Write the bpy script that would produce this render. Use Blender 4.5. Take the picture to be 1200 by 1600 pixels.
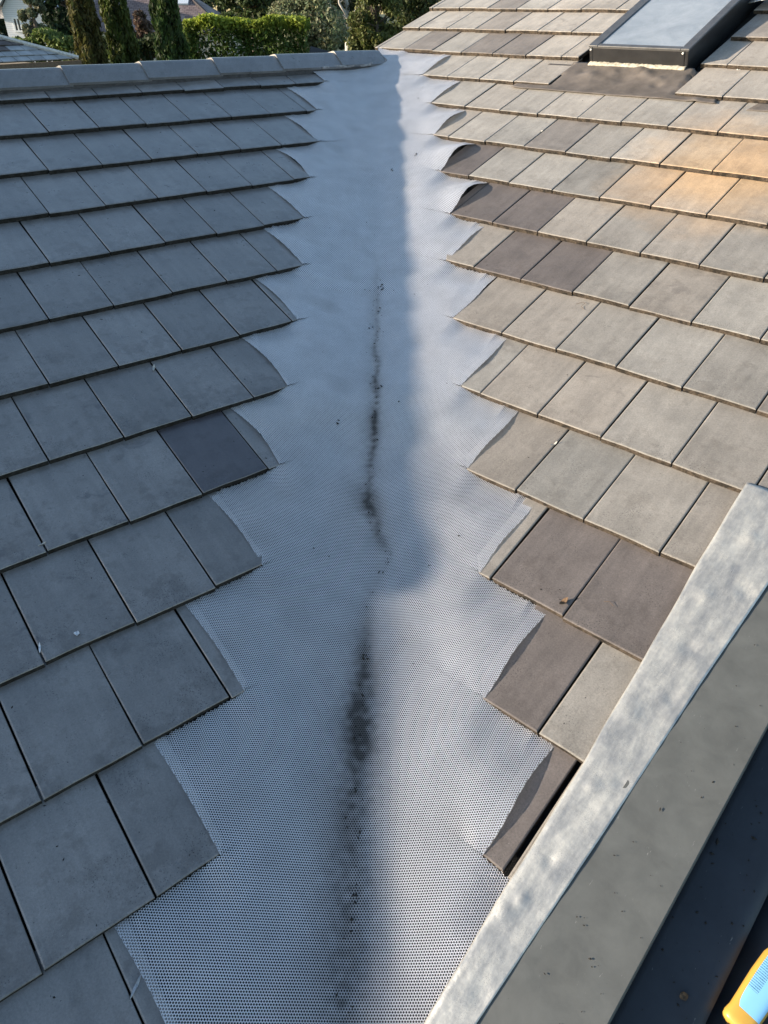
import bpy, bmesh, math, random
import numpy as np
from mathutils import Matrix, Vector
scene = bpy.context.scene
for o in list(bpy.data.objects): bpy.data.objects.remove(o)
COL = scene.collection
random.seed(7); RNG = np.random.default_rng(11)

# ------------------------------------------------------------------ camera
CAM = np.array([0.0859, -1.2305, 1.7366])
CR = np.array([[0.9995, -0.0224, 0.0216], [0.0306, 0.5792, -0.8146], [0.0057, 0.8149, 0.5796]])
FPX = 1109.85
cam = bpy.data.cameras.new('camera'); camo = bpy.data.objects.new('camera', cam); COL.objects.link(camo)
cam.sensor_fit = 'VERTICAL'; cam.sensor_height = 24; cam.sensor_width = 18
cam.lens = FPX/1600*24; cam.clip_start = .02; cam.clip_end = 3000
M4 = Matrix.Identity(4)
for i in range(3):
    for j in range(3): M4[i][j] = float(CR[i, j])
    M4[i][3] = float(CAM[i])
camo.matrix_world = M4
scene.camera = camo

# ------------------------------------------------------------------ roof frames (fitted to the photograph)
AL = AR = 0.6981
PL, PR = 0.3515, 0.3674
def frame(side):
    p = PL if side == 'L' else PR
    if side == 'L':
        u = np.array([-math.cos(AL), -math.sin(AL), 0]); d = np.array([math.sin(AL), -math.cos(AL), 0])
    else:
        u = np.array([math.cos(AR), -math.sin(AR), 0]); d = np.array([-math.sin(AR), -math.cos(AR), 0])
    v = -d*math.cos(p)+np.array([0, 0, math.sin(p)])
    n = np.cross(u, v); n *= np.sign(n[2])
    return u, v, n
uL, vL, nL = frame('L'); uR, vR, nR = frame('R')
VD = np.cross(nL, nR); VD /= np.linalg.norm(VD); VD *= np.sign(VD[1])
G = {'L': .35, 'R': .3447}; W = {'L': .2624, 'R': .2617}; V0 = {'L': 0., 'R': -.0057}
U0 = {'L': .5973, 'R': .4881}
UVN = {'L': (uL, vL, nL), 'R': (uR, vR, nR)}
KV = {'L': float((VD@uL)/(VD@vL)), 'R': float((VD@uR)/(VD@vR))}
TH = .023
def P(side, u, v, h=0.):
    a, b, c = UVN[side]
    return a*u+b*v+c*h

# ------------------------------------------------------------------ sun and sky
BETA = -.9
g_ = ((nL@uR)-BETA*(nL@vR))/(nL@nR)-.010
S = -uR+BETA*vR+g_*nR; S /= np.linalg.norm(S)
elev = math.asin(S[2]); azim = math.atan2(S[0], S[1])
world = bpy.data.worlds.new('World'); scene.world = world; world.use_nodes = True
nt = world.node_tree; nt.nodes.clear()
sky = nt.nodes.new('ShaderNodeTexSky'); sky.sky_type = 'NISHITA'; sky.sun_disc = False
sky.sun_elevation = elev; sky.sun_rotation = azim
sky.air_density = 1.0; sky.dust_density = .6; sky.ozone_density = 1.3
bg = nt.nodes.new('ShaderNodeBackground'); bg.inputs[1].default_value = .15
wo = nt.nodes.new('ShaderNodeOutputWorld')
nt.links.new(sky.outputs[0], bg.inputs[0]); nt.links.new(bg.outputs[0], wo.inputs[0])
sl = bpy.data.lights.new('sun', 'SUN'); sl.energy = 5.0; sl.angle = math.radians(.53); sl.color = (1, .865, .70)
so = bpy.data.objects.new('sun', sl); COL.objects.link(so)
so.rotation_euler = Vector((float(-S[0]), float(-S[1]), float(-S[2]))).to_track_quat('-Z', 'Y').to_euler()
scene.view_settings.view_transform = 'Standard'; scene.view_settings.look = 'None'
scene.view_settings.gamma = 1; scene.view_settings.use_curve_mapping = False
scene.view_settings.exposure = 1.14

# ------------------------------------------------------------------ helpers
def link(o, parent=None, label=None, cat=None, group=None, kind=None):
    COL.objects.link(o)
    if parent is not None: o.parent = parent
    if label: o['label'] = label
    if cat: o['category'] = cat
    if group: o['group'] = group
    if kind: o['kind'] = kind
    return o
def empty(name, loc=(0, 0, 0), **k):
    o = bpy.data.objects.new(name, None); o.empty_display_size = .2; o.location = [float(c) for c in loc]
    return link(o, **k)
def mesh_obj(name, verts, faces, mat, smooth=False, **k):
    me = bpy.data.meshes.new(name)
    me.from_pydata([tuple(map(float, p)) for p in verts], [], [tuple(map(int, f)) for f in faces])
    me.materials.append(mat)
    if smooth: me.polygons.foreach_set('use_smooth', [True]*len(me.polygons))
    me.update()
    return link(bpy.data.objects.new(name, me), **k)
class MB:
    def __init__(s): s.v = []; s.f = []
    def add(s, vs, fs):
        o = len(s.v); s.v += [tuple(map(float, p)) for p in vs]; s.f += [tuple(i+o for i in f) for f in fs]
    def box(s, c, ax, ay, az):
        c, ax, ay, az = map(np.asarray, (c, ax, ay, az))
        vs = [c+i*ax+j*ay+k*az for k in (-1, 1) for j in (-1, 1) for i in (-1, 1)]
        s.add(vs, [(0, 2, 3, 1), (4, 5, 7, 6), (0, 1, 5, 4), (2, 6, 7, 3), (0, 4, 6, 2), (1, 3, 7, 5)])
    def tube(s, pts, rad, n=6):
        pts = [np.asarray(p, float) for p in pts]; o = len(s.v); rings = []
        for i, p in enumerate(pts):
            d = pts[min(i+1, len(pts)-1)]-pts[max(i-1, 0)]; d /= np.linalg.norm(d)+1e-9
            a = np.cross(d, [0, 0, 1] if abs(d[2]) < .9 else [1, 0, 0]); a /= np.linalg.norm(a); b = np.cross(d, a)
            r = rad[i] if hasattr(rad, '__len__') else rad
            rings.append([p+r*(math.cos(2*math.pi*q/n)*a+math.sin(2*math.pi*q/n)*b) for q in range(n)])
        vs = [q for r in rings for q in r]
        fs = [(i*n+q, i*n+(q+1) % n, (i+1)*n+(q+1) % n, (i+1)*n+q) for i in range(len(pts)-1) for q in range(n)]
        fs += [tuple(range(n-1, -1, -1)), tuple((len(pts)-1)*n+q for q in range(n))]
        s.add(vs, fs)
    def build(s, name, mat, smooth=False, **k): return mesh_obj(name, s.v, s.f, mat, smooth, **k)
def at(px, py, D):                      # a point on the ray through a photograph pixel, D metres ahead (world y)
    d = CR@np.array([(px-600)/FPX, -(py-800)/FPX, -1.]); return CAM+d*(D/d[1])

# ------------------------------------------------------------------ materials
class NT:
    def __init__(s, name):
        s.m = bpy.data.materials.new(name); s.m.use_nodes = True; s.t = s.m.node_tree; s.t.nodes.clear()
        s.o = s.n('ShaderNodeOutputMaterial'); s.b = s.n('ShaderNodeBsdfPrincipled'); s.l(s.b.outputs[0], s.o.inputs[0])
    def n(s, t, **k):
        x = s.t.nodes.new(t)
        for a, b in k.items(): setattr(x, a, b)
        return x
    def l(s, a, b): s.t.links.new(a, b)
    def val(s, x, sock):
        if hasattr(x, 'is_output'): s.l(x, sock)
        elif isinstance(x, (tuple, list)): sock.default_value = (*x, 1) if len(x) == 3 and len(sock.default_value) == 4 else x
        else: sock.default_value = x
    def mix(s, a, b, f, mode='MIX'):
        x = s.n('ShaderNodeMix', data_type='RGBA', blend_type=mode)
        s.val(f, x.inputs[0]); s.val(a, x.inputs[6]); s.val(b, x.inputs[7]); return x.outputs[2]
    def math(s, op, a, b=0., c=0.):
        x = s.n('ShaderNodeMath', operation=op); s.val(a, x.inputs[0]); s.val(b, x.inputs[1]); s.val(c, x.inputs[2]); return x.outputs[0]
    def ramp(s, f, stops):
        x = s.n('ShaderNodeValToRGB'); s.l(f, x.inputs[0]); e = x.color_ramp.elements
        while len(e) > 2: e.remove(e[-1])
        while len(e) < len(stops): e.new(.5)
        for q, (p, c) in zip(e, stops):
            q.position = p; q.color = (c, c, c, 1) if not hasattr(c, '__len__') else (*c, 1)
        return x.outputs[0]
    def coord(s, kind='Object', scale=(1, 1, 1), rnd=False):
        tc = s.n('ShaderNodeTexCoord'); mp = s.n('ShaderNodeMapping'); mp.inputs['Scale'].default_value = scale
        v = tc.outputs[kind]
        if rnd:
            oi = s.n('ShaderNodeObjectInfo'); va = s.n('ShaderNodeVectorMath', operation='MULTIPLY_ADD')
            s.l(oi.outputs['Random'], va.inputs[0]); va.inputs[1].default_value = (91, 57, 33); s.l(v, va.inputs[2]); v = va.outputs[0]
        s.l(v, mp.inputs[0]); return mp.outputs[0]
    def noise(s, v, scale, detail=4, rough=.55, dist=0.):
        x = s.n('ShaderNodeTexNoise'); s.l(v, x.inputs['Vector']); x.inputs['Scale'].default_value = scale
        x.inputs['Detail'].default_value = detail; x.inputs['Roughness'].default_value = rough; x.inputs['Distortion'].default_value = dist
        return x.outputs[0]
    def voro(s, v, scale, feature='F1', rand=1.):
        x = s.n('ShaderNodeTexVoronoi', feature=feature); s.l(v, x.inputs['Vector']); x.inputs['Scale'].default_value = scale
        x.inputs['Randomness'].default_value = rand
        return x.outputs['Distance']
    def bump(s, h, dist, strength=1.):
        x = s.n('ShaderNodeBump'); x.inputs['Distance'].default_value = dist; x.inputs['Strength'].default_value = strength
        s.l(h, x.inputs['Height']); s.l(x.outputs[0], s.b.inputs['Normal'])
    def fin(s, base=None, rough=None, metal=None, spec=None):
        for k, v in (('Base Color', base), ('Roughness', rough), ('Metallic', metal), ('Specular IOR Level', spec)):
            if v is not None: s.val(v, s.b.inputs[k])
        return s.m

def mat_tile(name, rough, speck, tintlo, scuff, glow_pos=None):
    t = NT(name); v = t.coord('Object', rnd=True)
    oi = t.n('ShaderNodeObjectInfo')
    big = t.ramp(t.noise(v, 7, 5, .6, .3), [(.3, .80), (.7, 1.13)]); stv = t.coord('Object', (34, 3.2, 3), rnd=True); big = t.mix(big, t.ramp(t.noise(stv, 1., 4, .6), [(.3, .88), (.7, 1.10)]), 1., 'MULTIPLY')
    fine = t.ramp(t.noise(v, 190, 4, .8), [(.28, .74), (.72, 1.22)])
    c = t.mix(oi.outputs['Color'], big, 1., 'MULTIPLY'); c = t.mix(c, fine, 1., 'MULTIPLY')
    if glow_pos is not None:  # patch of warm reflected sunlight painted into the tile colour
        geo = t.n('ShaderNodeNewGeometry'); dv = t.n('ShaderNodeVectorMath', operation='DISTANCE'); t.l(geo.outputs['Position'], dv.inputs[0]); dv.inputs[1].default_value = glow_pos
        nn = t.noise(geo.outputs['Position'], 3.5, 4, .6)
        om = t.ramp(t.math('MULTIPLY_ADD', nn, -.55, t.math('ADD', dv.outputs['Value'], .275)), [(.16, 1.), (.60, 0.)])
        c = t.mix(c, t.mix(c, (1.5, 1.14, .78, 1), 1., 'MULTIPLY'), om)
    # damp / worn patches with an edge of their own
    pt = t.ramp(t.noise(v, 7.5, 5, .6, .6), [(.585, 0.), (.64, 1.)])
    pt = t.math('MULTIPLY', pt, oi.outputs['Alpha'])
    c = t.mix(c, tintlo, t.math('MULTIPLY', pt, .6))
    # pale dust film and scuffs
    sc = t.n('ShaderNodeTexWave'); sc.inputs['Scale'].default_value = 24; sc.inputs['Distortion'].default_value = 9; sc.inputs['Detail'].default_value = 3
    t.l(v, sc.inputs['Vector'])
    scm = t.math('MULTIPLY', t.ramp(t.noise(v, 9, 2), [(.60, 0.), (.72, 1.)]), t.ramp(sc.outputs['Fac'], [(.55, 0.), (.9, 1.)]))
    c = t.mix(c, (.03, .03, .03), t.math('MULTIPLY', scm, scuff))
    # lichen grains: small dark dots that gather in patches
    dots = t.ramp(t.voro(v, 170), [(.20, 1.), (.32, 0.)])
    tco = t.n('ShaderNodeTexCoord'); sp_ = t.n('ShaderNodeSeparateXYZ'); t.l(tco.outputs['Object'], sp_.inputs[0])
    low = t.math('MULTIPLY', t.ramp(sp_.outputs[1], [(.0, 1.), (.16, 0.)]), .11)
    dm = t.math('MULTIPLY', dots, t.ramp(t.math('ADD', t.noise(v, 9, 4, .65), low), [(.53, 0.), (.70, 1.)]))
    c = t.mix(c, t.mix(c, (.62, .60, .58, 1), 1., 'MULTIPLY'), t.math('MULTIPLY', t.ramp(t.math('ADD', t.noise(v, 14, 4, .7), low), [(.54, 0.), (.68, 1.)]), .7 if rough < .5 else .42))
    d2 = t.math('MULTIPLY', t.ramp(t.voro(v, 60), [(.06, 1.), (.11, 0.)]), t.ramp(t.noise(v, 30, 2), [(.52, 0.), (.58, 1.)]))
    dm = t.math('MAXIMUM', dm, d2)
    c = t.mix(c, (.018, .017, .016), t.math('MULTIPLY', dm, speck))
    pale = t.math('MULTIPLY', t.ramp(t.voro(v, 95), [(.05, 1.), (.085, 0.)]), t.ramp(t.noise(v, 26, 2), [(.57, 0.), (.62, 1.)]))
    c = t.mix(c, (.5, .48, .45), t.math('MULTIPLY', pale, .6))
    # bare clay and grime where the edge faces show (object z down the slab)
    h = t.math('ADD', t.noise(v, 300, 3, .7), t.math('MULTIPLY', t.noise(v, 14, 3), 2.))
    t.bump(h, .0012, .45)
    rg = t.math('MULTIPLY_ADD', t.noise(v, 16, 3), .3, rough-.15)
    if rough < .5: t.b.inputs['Coat Weight'].default_value = .55; t.b.inputs['Coat Roughness'].default_value = .32
    return t.fin(c, rg, 0., .42 if rough > .5 else .9)
def mat_edge(name, col):
    t = NT(name); v = t.coord('Object', rnd=True)
    c = t.mix((*col, 1), t.ramp(t.noise(v, 90, 5, .7), [(.3, .35), (.7, 1.5)]), 1., 'MULTIPLY')
    c = t.mix(c, (.016, .014, .012), t.ramp(t.noise(v, 28, 4, .7), [(.46, 0.), (.6, .85)]))
    t.bump(t.noise(v, 160, 4, .7), .004, .7)
    return t.fin(c, .9, 0., .2)
M_EL = mat_edge('grimy_tile_edge_left', (.034, .032, .030)); M_ER = mat_edge('grimy_tile_edge_right', (.075, .058, .043))
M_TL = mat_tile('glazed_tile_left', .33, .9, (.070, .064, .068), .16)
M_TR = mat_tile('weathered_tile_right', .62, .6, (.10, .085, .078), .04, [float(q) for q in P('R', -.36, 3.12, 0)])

def mat_simple(name, col, rough=.6, metal=0., spec=.5, nscale=20, namt=.25, bump=.001, bscale=60):
    t = NT(name); v = t.coord('Object')
    f = t.ramp(t.noise(v, nscale, 5, .6), [(.3, 1-namt), (.7, 1+namt)])
    c = t.mix((*col, 1), f, 1., 'MULTIPLY')
    if bump: t.bump(t.noise(v, bscale, 4, .6), bump, .5)
    return t.fin(c, rough, metal, spec)

def mat_mesh():
    t = NT('perforated_mesh'); v = t.coord('Object')
    a = t.n('ShaderNodeAttribute', attribute_name='dirt_shade')
    f = t.ramp(t.noise(v, 9, 4, .6), [(.3, .9), (.7, 1.06)])
    c = t.mix((.70, .695, .715, 1), f, 1., 'MULTIPLY')
    c = t.mix(c, (.035, .032, .03), a.outputs['Fac'])
    return t.fin(c, t.math('MULTIPLY_ADD', a.outputs['Fac'], .4, .32), t.math('MULTIPLY_ADD', a.outputs['Fac'], -.5, .56), .5)
M_MESH = mat_mesh()
M_TRAY = mat_simple('dark_valley_tray', (.010, .010, .011), .8, 0.)
M_DECK = mat_simple('dark_underlay', (.02, .02, .021), .9)
M_MORTAR = mat_simple('dark_mortar', (.058, .055, .056), .9, namt=.4, nscale=40, bump=.004, bscale=50)
M_POINT = mat_simple('pale_mortar', (.30, .29, .29), .9, namt=.4, nscale=60, bump=.004, bscale=90)

def mat_lead():
    t = NT('weathered_lead'); v = t.coord('UV'); vs = t.coord('UV', (1, .25, 1))
    n1 = t.noise(vs, 22, 7, .7); n2 = t.noise(v, 9, 4, .6); n3 = t.noise(v, 60, 5, .7)
    c = t.mix((.40, .395, .38, 1), (.76, .715, .62, 1), t.ramp(n1, [(.34, 0.), (.64, 1.)]))
    c = t.mix(c, (.20, .22, .25, 1), t.math('MULTIPLY', t.ramp(n2, [(.55, 0.), (.75, 1.)]), .45))
    c = t.mix(c, t.mix(c, t.ramp(n3, [(.3, .85), (.7, 1.1)]), 1., 'MULTIPLY'), .8)
    sp = t.math('MULTIPLY', t.ramp(t.noise(v, 420, 2, .7), [(.57, 0.), (.66, 1.)]), t.ramp(t.noise(v, 17, 3), [(.42, 0.), (.6, 1.)]))
    c = t.mix(c, (.14, .13, .11), t.math('MULTIPLY', sp, .55))
    sv = t.coord('UV', (150, 9, 1)); scr = t.math('MULTIPLY', t.ramp(t.noise(sv, 1., 2, .6), [(.72, 0.), (.76, 1.)]), t.ramp(t.noise(v, 12, 2), [(.5, 0.), (.58, 1.)]))
    c = t.mix(c, (.75, .73, .68), t.math('MULTIPLY', scr, .6))
    t.bump(t.math('ADD', t.noise(v, 30, 3, .5), t.math('MULTIPLY', n3, .2)), .0035, .45)
    return t.fin(c, t.math('MULTIPLY_ADD', n1, .3, .18), .6, .5)
M_LEAD = mat_lead()
def mat_painted(name, col, rough):
    t = NT(name); v = t.coord('UV')
    c = t.mix((*col, 1), t.ramp(t.noise(v, 11, 6, .65, .3), [(.3, .80), (.7, 1.16)]), 1., 'MULTIPLY')
    dots = t.math('MULTIPLY', t.ramp(t.voro(v, 70), [(.05, 1.), (.09, 0.)]), t.ramp(t.noise(v, 21, 2), [(.55, 0.), (.6, 1.)]))
    c = t.mix(c, (.03, .03, .03), t.math('MULTIPLY', dots, .6))
    mv = t.coord('UV', (46, 9, 1)); sc = t.math('MULTIPLY', t.ramp(t.noise(mv, 3, 3, .7), [(.66, 0.), (.70, 1.)]), t.ramp(t.noise(v, 14, 2), [(.5, 0.), (.6, 1.)]))
    c = t.mix(c, (.45, .45, .43), t.math('MULTIPLY', sc, .25))
    t.bump(t.noise(v, 9, 3), .004, .35)
    return t.fin(c, t.math('MULTIPLY_ADD', t.noise(v, 12, 4), .25, rough-.12), .0, .5)
M_GREY = mat_painted('grey_painted_steel', (.088, .092, .088), .5)
M_NAVY = mat_painted('dark_steel_gutter', (.026, .030, .038), .45)
M_BLACK = mat_simple('black_frame', (.018, .018, .019), .35, .0, .5, bump=0)
M_FRAME = mat_simple('grey_frame_cap', (.10, .10, .102), .38, .3, .5, bump=0)
M_APRON = mat_simple('brown_apron', (.115, .098, .085), .7, 0, .4, nscale=9, namt=.35, bump=.003, bscale=25)
M_SEAL = mat_simple('cream_sealant', (.42, .38, .30), .85, nscale=70, namt=.45, bump=.006, bscale=80)
def mat_glass():
    t = NT('skylight_glass'); v = t.coord('Object')
    c = t.mix((.22, .25, .28, 1), (.34, .37, .40, 1), t.ramp(t.noise(v, 5, 6, .7, .5), [(.35, 0.), (.7, 1.)]))
    return t.fin(c, t.math('MULTIPLY_ADD', t.noise(v, 9, 5, .7), .2, .08), 0., 1.)
M_GLASS = mat_glass()

# ------------------------------------------------------------------ ground
mg = mat_simple('lawn_ground', (.05, .07, .03), .95, nscale=.3, namt=.4, bump=.05, bscale=3)
GZ = -4.6
mesh_obj('ground', [(-600, -600, GZ), (600, -600, GZ), (600, 900, GZ), (-600, 900, GZ)], [(0, 1, 2, 3)], mg, kind='structure', label='lawn ground below the roofs')

# ------------------------------------------------------------------ the house: two slopes with every tile
house = empty('tiled_house', (0, 2, GZ), label='house roof of grey shingle tiles with a mesh-covered valley', cat='roof')
HM = Matrix.Translation((0, -2, -GZ))
def put(o):            # world-space mesh under the house Empty
    o.matrix_parent_inverse = HM; return o
def slab(name, side, poly, h, t, mat, parent):
    n = len(poly); top = [P(side, u, v, h) for u, v in poly]; bot = [P(side, u, v, h-t) for u, v in poly]
    f = [tuple(range(n)), tuple(range(2*n-1, n-1, -1))]+[(i, i+n, (i+1) % n+n, (i+1) % n) for i in range(n)]
    return mesh_obj(name, top+bot, f, mat, parent=parent)
VB = -.85     # lower end of the roof
deckL = put(slab('roof_slope', 'L', [(VB*KV['L'], VB), (4.6, VB), (4.6, 3.98), (3.98*KV['L'], 3.98)], -.075, .02, M_DECK, house))
deckR = put(slab('roof_slope', 'R', [(.80, VB), (VB*KV['R'], VB), (4.1*KV['R'], 4.1), (-3.40, 4.1), (-3.40, 6.1), (1.6, 6.1), (1.6, 1.5), (.80, 1.5)][::-1], -.075, .02, M_DECK, house))
deckL['label'] = 'shaded slope of blue grey tiles'; deckR['label'] = 'sunlit slope of weathered grey brown tiles'

def inset(poly, d):
    n = len(poly); out = []
    for i in range(n):
        a, b, c = (np.array(poly[(i+k) % n]) for k in (-1, 0, 1))
        e1 = b-a; e2 = c-b; n1 = np.array([-e1[1], e1[0]])/np.hypot(*e1); n2 = np.array([-e2[1], e2[0]])/np.hypot(*e2)
        m = n1+n2; out.append(tuple(b+m*d/max(.3, (1+n1@n2))))
    return out
def tile_mesh(poly, mat):
    """prism from a ccw polygon in tile coordinates (x across, y up the slope), rounded top edge, thickness TH"""
    n = len(poly); p1 = inset(poly, .0016); p2 = inset(poly, .0045)
    tilt = -TH/.35
    vs = [(x, y, y*tilt-TH) for x, y in poly]+[(x, y, y*tilt-.0030) for x, y in poly]+[(x, y, y*tilt-.0012) for x, y in p1]+[(x, y, y*tilt) for x, y in p2]
    f = [tuple(range(n-1, -1, -1)), tuple(range(3*n, 4*n))]
    for r in range(3): f += [(r*n+i, r*n+(i+1) % n, (r+1)*n+(i+1) % n, (r+1)*n+i) for i in range(n)]
    me = bpy.data.meshes.new('roof_tile'); me.from_pydata([tuple(map(float, q)) for q in vs], [], f)
    me.materials.append(mat); me.materials.append(M_EL if mat is M_TL else M_ER)
    for i in range(2, 2+n): me.polygons[i].material_index = 1
    me.update(); return me
def butt(x0, x1, rnd, wob=.0016):
    xs = [x0, x0+(x1-x0)*.33, x0+(x1-x0)*.66, x1]
    return [(x, rnd.uniform(-wob, wob)) for x in xs]
def clip(poly, a, b, c):                   # keep a*x+b*y<=c
    out = []; n = len(poly)
    for i in range(n):
        p, q = poly[i], poly[(i+1) % n]; dp = a*p[0]+b*p[1]-c; dq = a*q[0]+b*q[1]-c
        if dp <= 0: out.append(p)
        if dp*dq < 0:
            t = dp/(dp-dq); out.append((p[0]+t*(q[0]-p[0]), p[1]+t*(q[1]-p[1])))
    res = []
    for p in out:
        if not res or abs(p[0]-res[-1][0])+abs(p[1]-res[-1][1]) > .002: res.append(p)
    return res
BASIS = {}
for s in 'LR':
    u, v, n = UVN[s]; x = -u if s == 'L' else u
    m = Matrix.Identity(4)
    for i in range(3): m[i][0], m[i][1], m[i][2] = float(x[i]), float(v[i]), float(n[i])
    BASIS[s] = m
SHARED = {}
def shared(side, k):
    if (side, k) not in SHARED:
        r = random.Random(k*17+(3 if side == 'L' else 8)); w = W[side]/2-.0026
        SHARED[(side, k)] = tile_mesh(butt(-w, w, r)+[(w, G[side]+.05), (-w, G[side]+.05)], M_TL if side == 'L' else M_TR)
    return SHARED[(side, k)]
def place_tile(side, me, uc, v, col, alpha, rnd, jit=1.):
    o = bpy.data.objects.new('roof_tile', me)
    pos = P(side, uc, v+rnd.uniform(-.005, .005)*jit, rnd.uniform(0, .0035 if side == 'R' else .0018)*jit)
    m = Matrix.Translation([float(c) for c in pos])@BASIS[side]
    m = m@Matrix.Rotation(rnd.gauss(0, .0035)*jit, 4, 'Z')@Matrix.Rotation(rnd.gauss(0, .004)*jit, 4, 'Y')
    o.color = (*col, alpha)
    link(o, deckL if side == 'L' else deckR)
    o.matrix_parent_inverse = Matrix.Translation((0, 0, 0)); o.matrix_basis = m
    return o
TIPL = {-2: .985, -1: .712, 0: .449, 1: .184, 2: -.083, 3: -.360, 4: -.609, 5: -.876, 6: -1.126, 7: -1.356, 8: -1.615, 9: -1.892, 10: -2.116, 11: -2.407}
TIPR = {0: .412, 1: .176, 2: -.080, 3: -.374, 4: -.652, 5: -.944, 6: -1.244, 7: -1.479, 8: -1.800, 9: -2.108, 10: -2.396, 11: -2.730}
OFFL = [0, -1.5, -2, -3.5, -4, -5.5, -6, -6.5, -8, -8.5, -9, -9.5]
OFFR = [0, -.5, -2, -2.5, -4, -4.5, -6, -6.5, -8, -9.5, -10, -11.5, -14, -14.5, -15, -15.5]
EPSL = [.02, .021, .014, .007, .001, -.002, -.003, -.008, -.009, -.009, -.012, -.019]
rt = random.Random(5)
DARKL = {(3, 0): (.066, .060, .072)}
WET = {(2, 1), (2, 2), (3, 1), (3, 2), (3, 3), (1, 2), (4, 2), (2, 3)}
for k in range(-2, 12):
    k2 = max(k, 0) if k >= 0 else (0 if k % 2 == 0 else 1)
    ph = U0['L']+(OFFL[k] if k >= 0 else (0 if k == -2 else .5))*W['L']+(EPSL[k]*1.0937 if k >= 0 else .02)
    v = G['L']*k; tip = TIPL[k]; w = W['L']
    j0 = math.floor((tip-.28-ph)/w)
    idx = 0
    for j in range(j0, j0+34):
        a, b = ph+j*w, ph+(j+1)*w          # u range of the tile
        if b <= tip+.004 or a > 4.3: continue
        if v > 3.8: leng = .13
        else: leng = G['L']+.05
        uc = (a+b)/2; hw = w/2-.0026
        lum = rt.gauss(1, .09)
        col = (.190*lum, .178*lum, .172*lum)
        first = a < tip
        if first: key = -1
        else: key = idx; idx += 1
        if (k, key) == (3, 0): col = (.078, .069, .075)
        alpha = 1. if (k, key) in WET else (.25 if rt.random() < .3 else 0.)
        r = random.Random(k*101+j)
        if a < tip+G['L']+.1 or leng < .2:
            poly = butt(-hw, hw, r)+[(hw, leng), (-hw, leng)]
            # valley cut: keep u >= tip+KV*(v-vk); local x = -(u-uc)
            poly = clip(poly, 1., KV['L'], uc-tip); poly = clip(poly, 1., 0., uc-tip+.022)
            if len(poly) < 3: continue
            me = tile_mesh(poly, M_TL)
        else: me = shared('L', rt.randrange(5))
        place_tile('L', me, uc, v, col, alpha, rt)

DARKR = {(0, -1): 1, (1, -1): 1, (2, 0): 1, (2, 1): 1, (6, 0): 1, (6, 1): 1, (7, -1): 1, (7, 0): 1, (7, 1): 1, (8, -1): 1, (12, 4): .7, (12, 3): .7, (14, 2): .6, (5, 4): .35, (4, 4): .3}
SKY_U = (-1.66, -.99); SKY_V = (4.075, 5.25)
for k in range(0, 17):
    off = OFFR[k] if k < len(OFFR) else OFFR[-1]-.5*(k-len(OFFR)+1)
    ph = U0['R']+off*W['R']; w = W['R']; v = V0['R']+G['R']*k
    tip = TIPR.get(k, -3.47)
    j0 = math.floor((tip-.02-ph)/w); idx = 0
    for j in range(j0, j0+26):
        a, b = ph+j*w, ph+(j+1)*w
        if k <= 3 and a > .66: continue
        if b <= tip+.004 or a > 1.45: continue
        lo, hi = a+.0026, b-.0026
        if k <= 3: hi = min(hi, .70)
        if k == 0 and a < .45: hi = .474
        if k == 11:
            if a > -1.80 and b < -.80: continue
            if a <= -1.80 < b: hi = min(hi, -1.747)
            if lo < -.80 < hi or (a > -1.1 and a < -.7): lo = max(lo, -.962)
            if b < -.9 and a > -1.8: continue
        if k >= 12 and k < 16:
            if lo < SKY_U[0]-.10 < hi: hi = SKY_U[0]-.085
            elif lo >= SKY_U[0]-.10 and hi <= SKY_U[1]+.045: continue
            if lo < SKY_U[1]+.02 < hi: lo = SKY_U[1]+.02
            if hi-lo < .03: continue
        lum = rt.gauss(1, .07); tw = rt.uniform(-.006, .009)
        row_glare = 1.+.065*max(0, k-5)  # upper courses coloured paler, painting in their brighter grazing light
        col = (.255*lum*row_glare+tw, .235*lum*row_glare, .208*lum*row_glare-tw*.6)
        key = -1 if a < tip else idx
        if a >= tip: idx += 1
        d = DARKR.get((k, key), 0)
        if rt.random() < .07 and not d: d = rt.uniform(.3, .8)
        dk = (.140, .120, .110); col = tuple(c*(1-d)+q*d for c, q in zip(col, dk))
        alpha = .5 if rt.random() < .12 else 0.
        r = random.Random(k*131+j)
        full = abs((hi-lo)-(w-.0052)) < .001
        uc = (lo+hi)/2; hw = (hi-lo)/2
        if (k in TIPR and a < tip+G['R']+.1) or not full or (k >= 12 and a < tip):
            if k >= 12 and a < tip: lo = tip; uc = (lo+hi)/2; hw = (hi-lo)/2
            poly = butt(-hw, hw, r)+[(hw, G['R']+.05), (-hw, G['R']+.05)]
            if k in TIPR: poly = clip(clip(poly, -1., KV['R'], uc-tip), -1., 0., uc-tip+.045)
            if len(poly) < 3: continue
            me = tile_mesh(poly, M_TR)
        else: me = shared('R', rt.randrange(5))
        place_tile('R', me, uc, v, col, alpha, rt)

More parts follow.
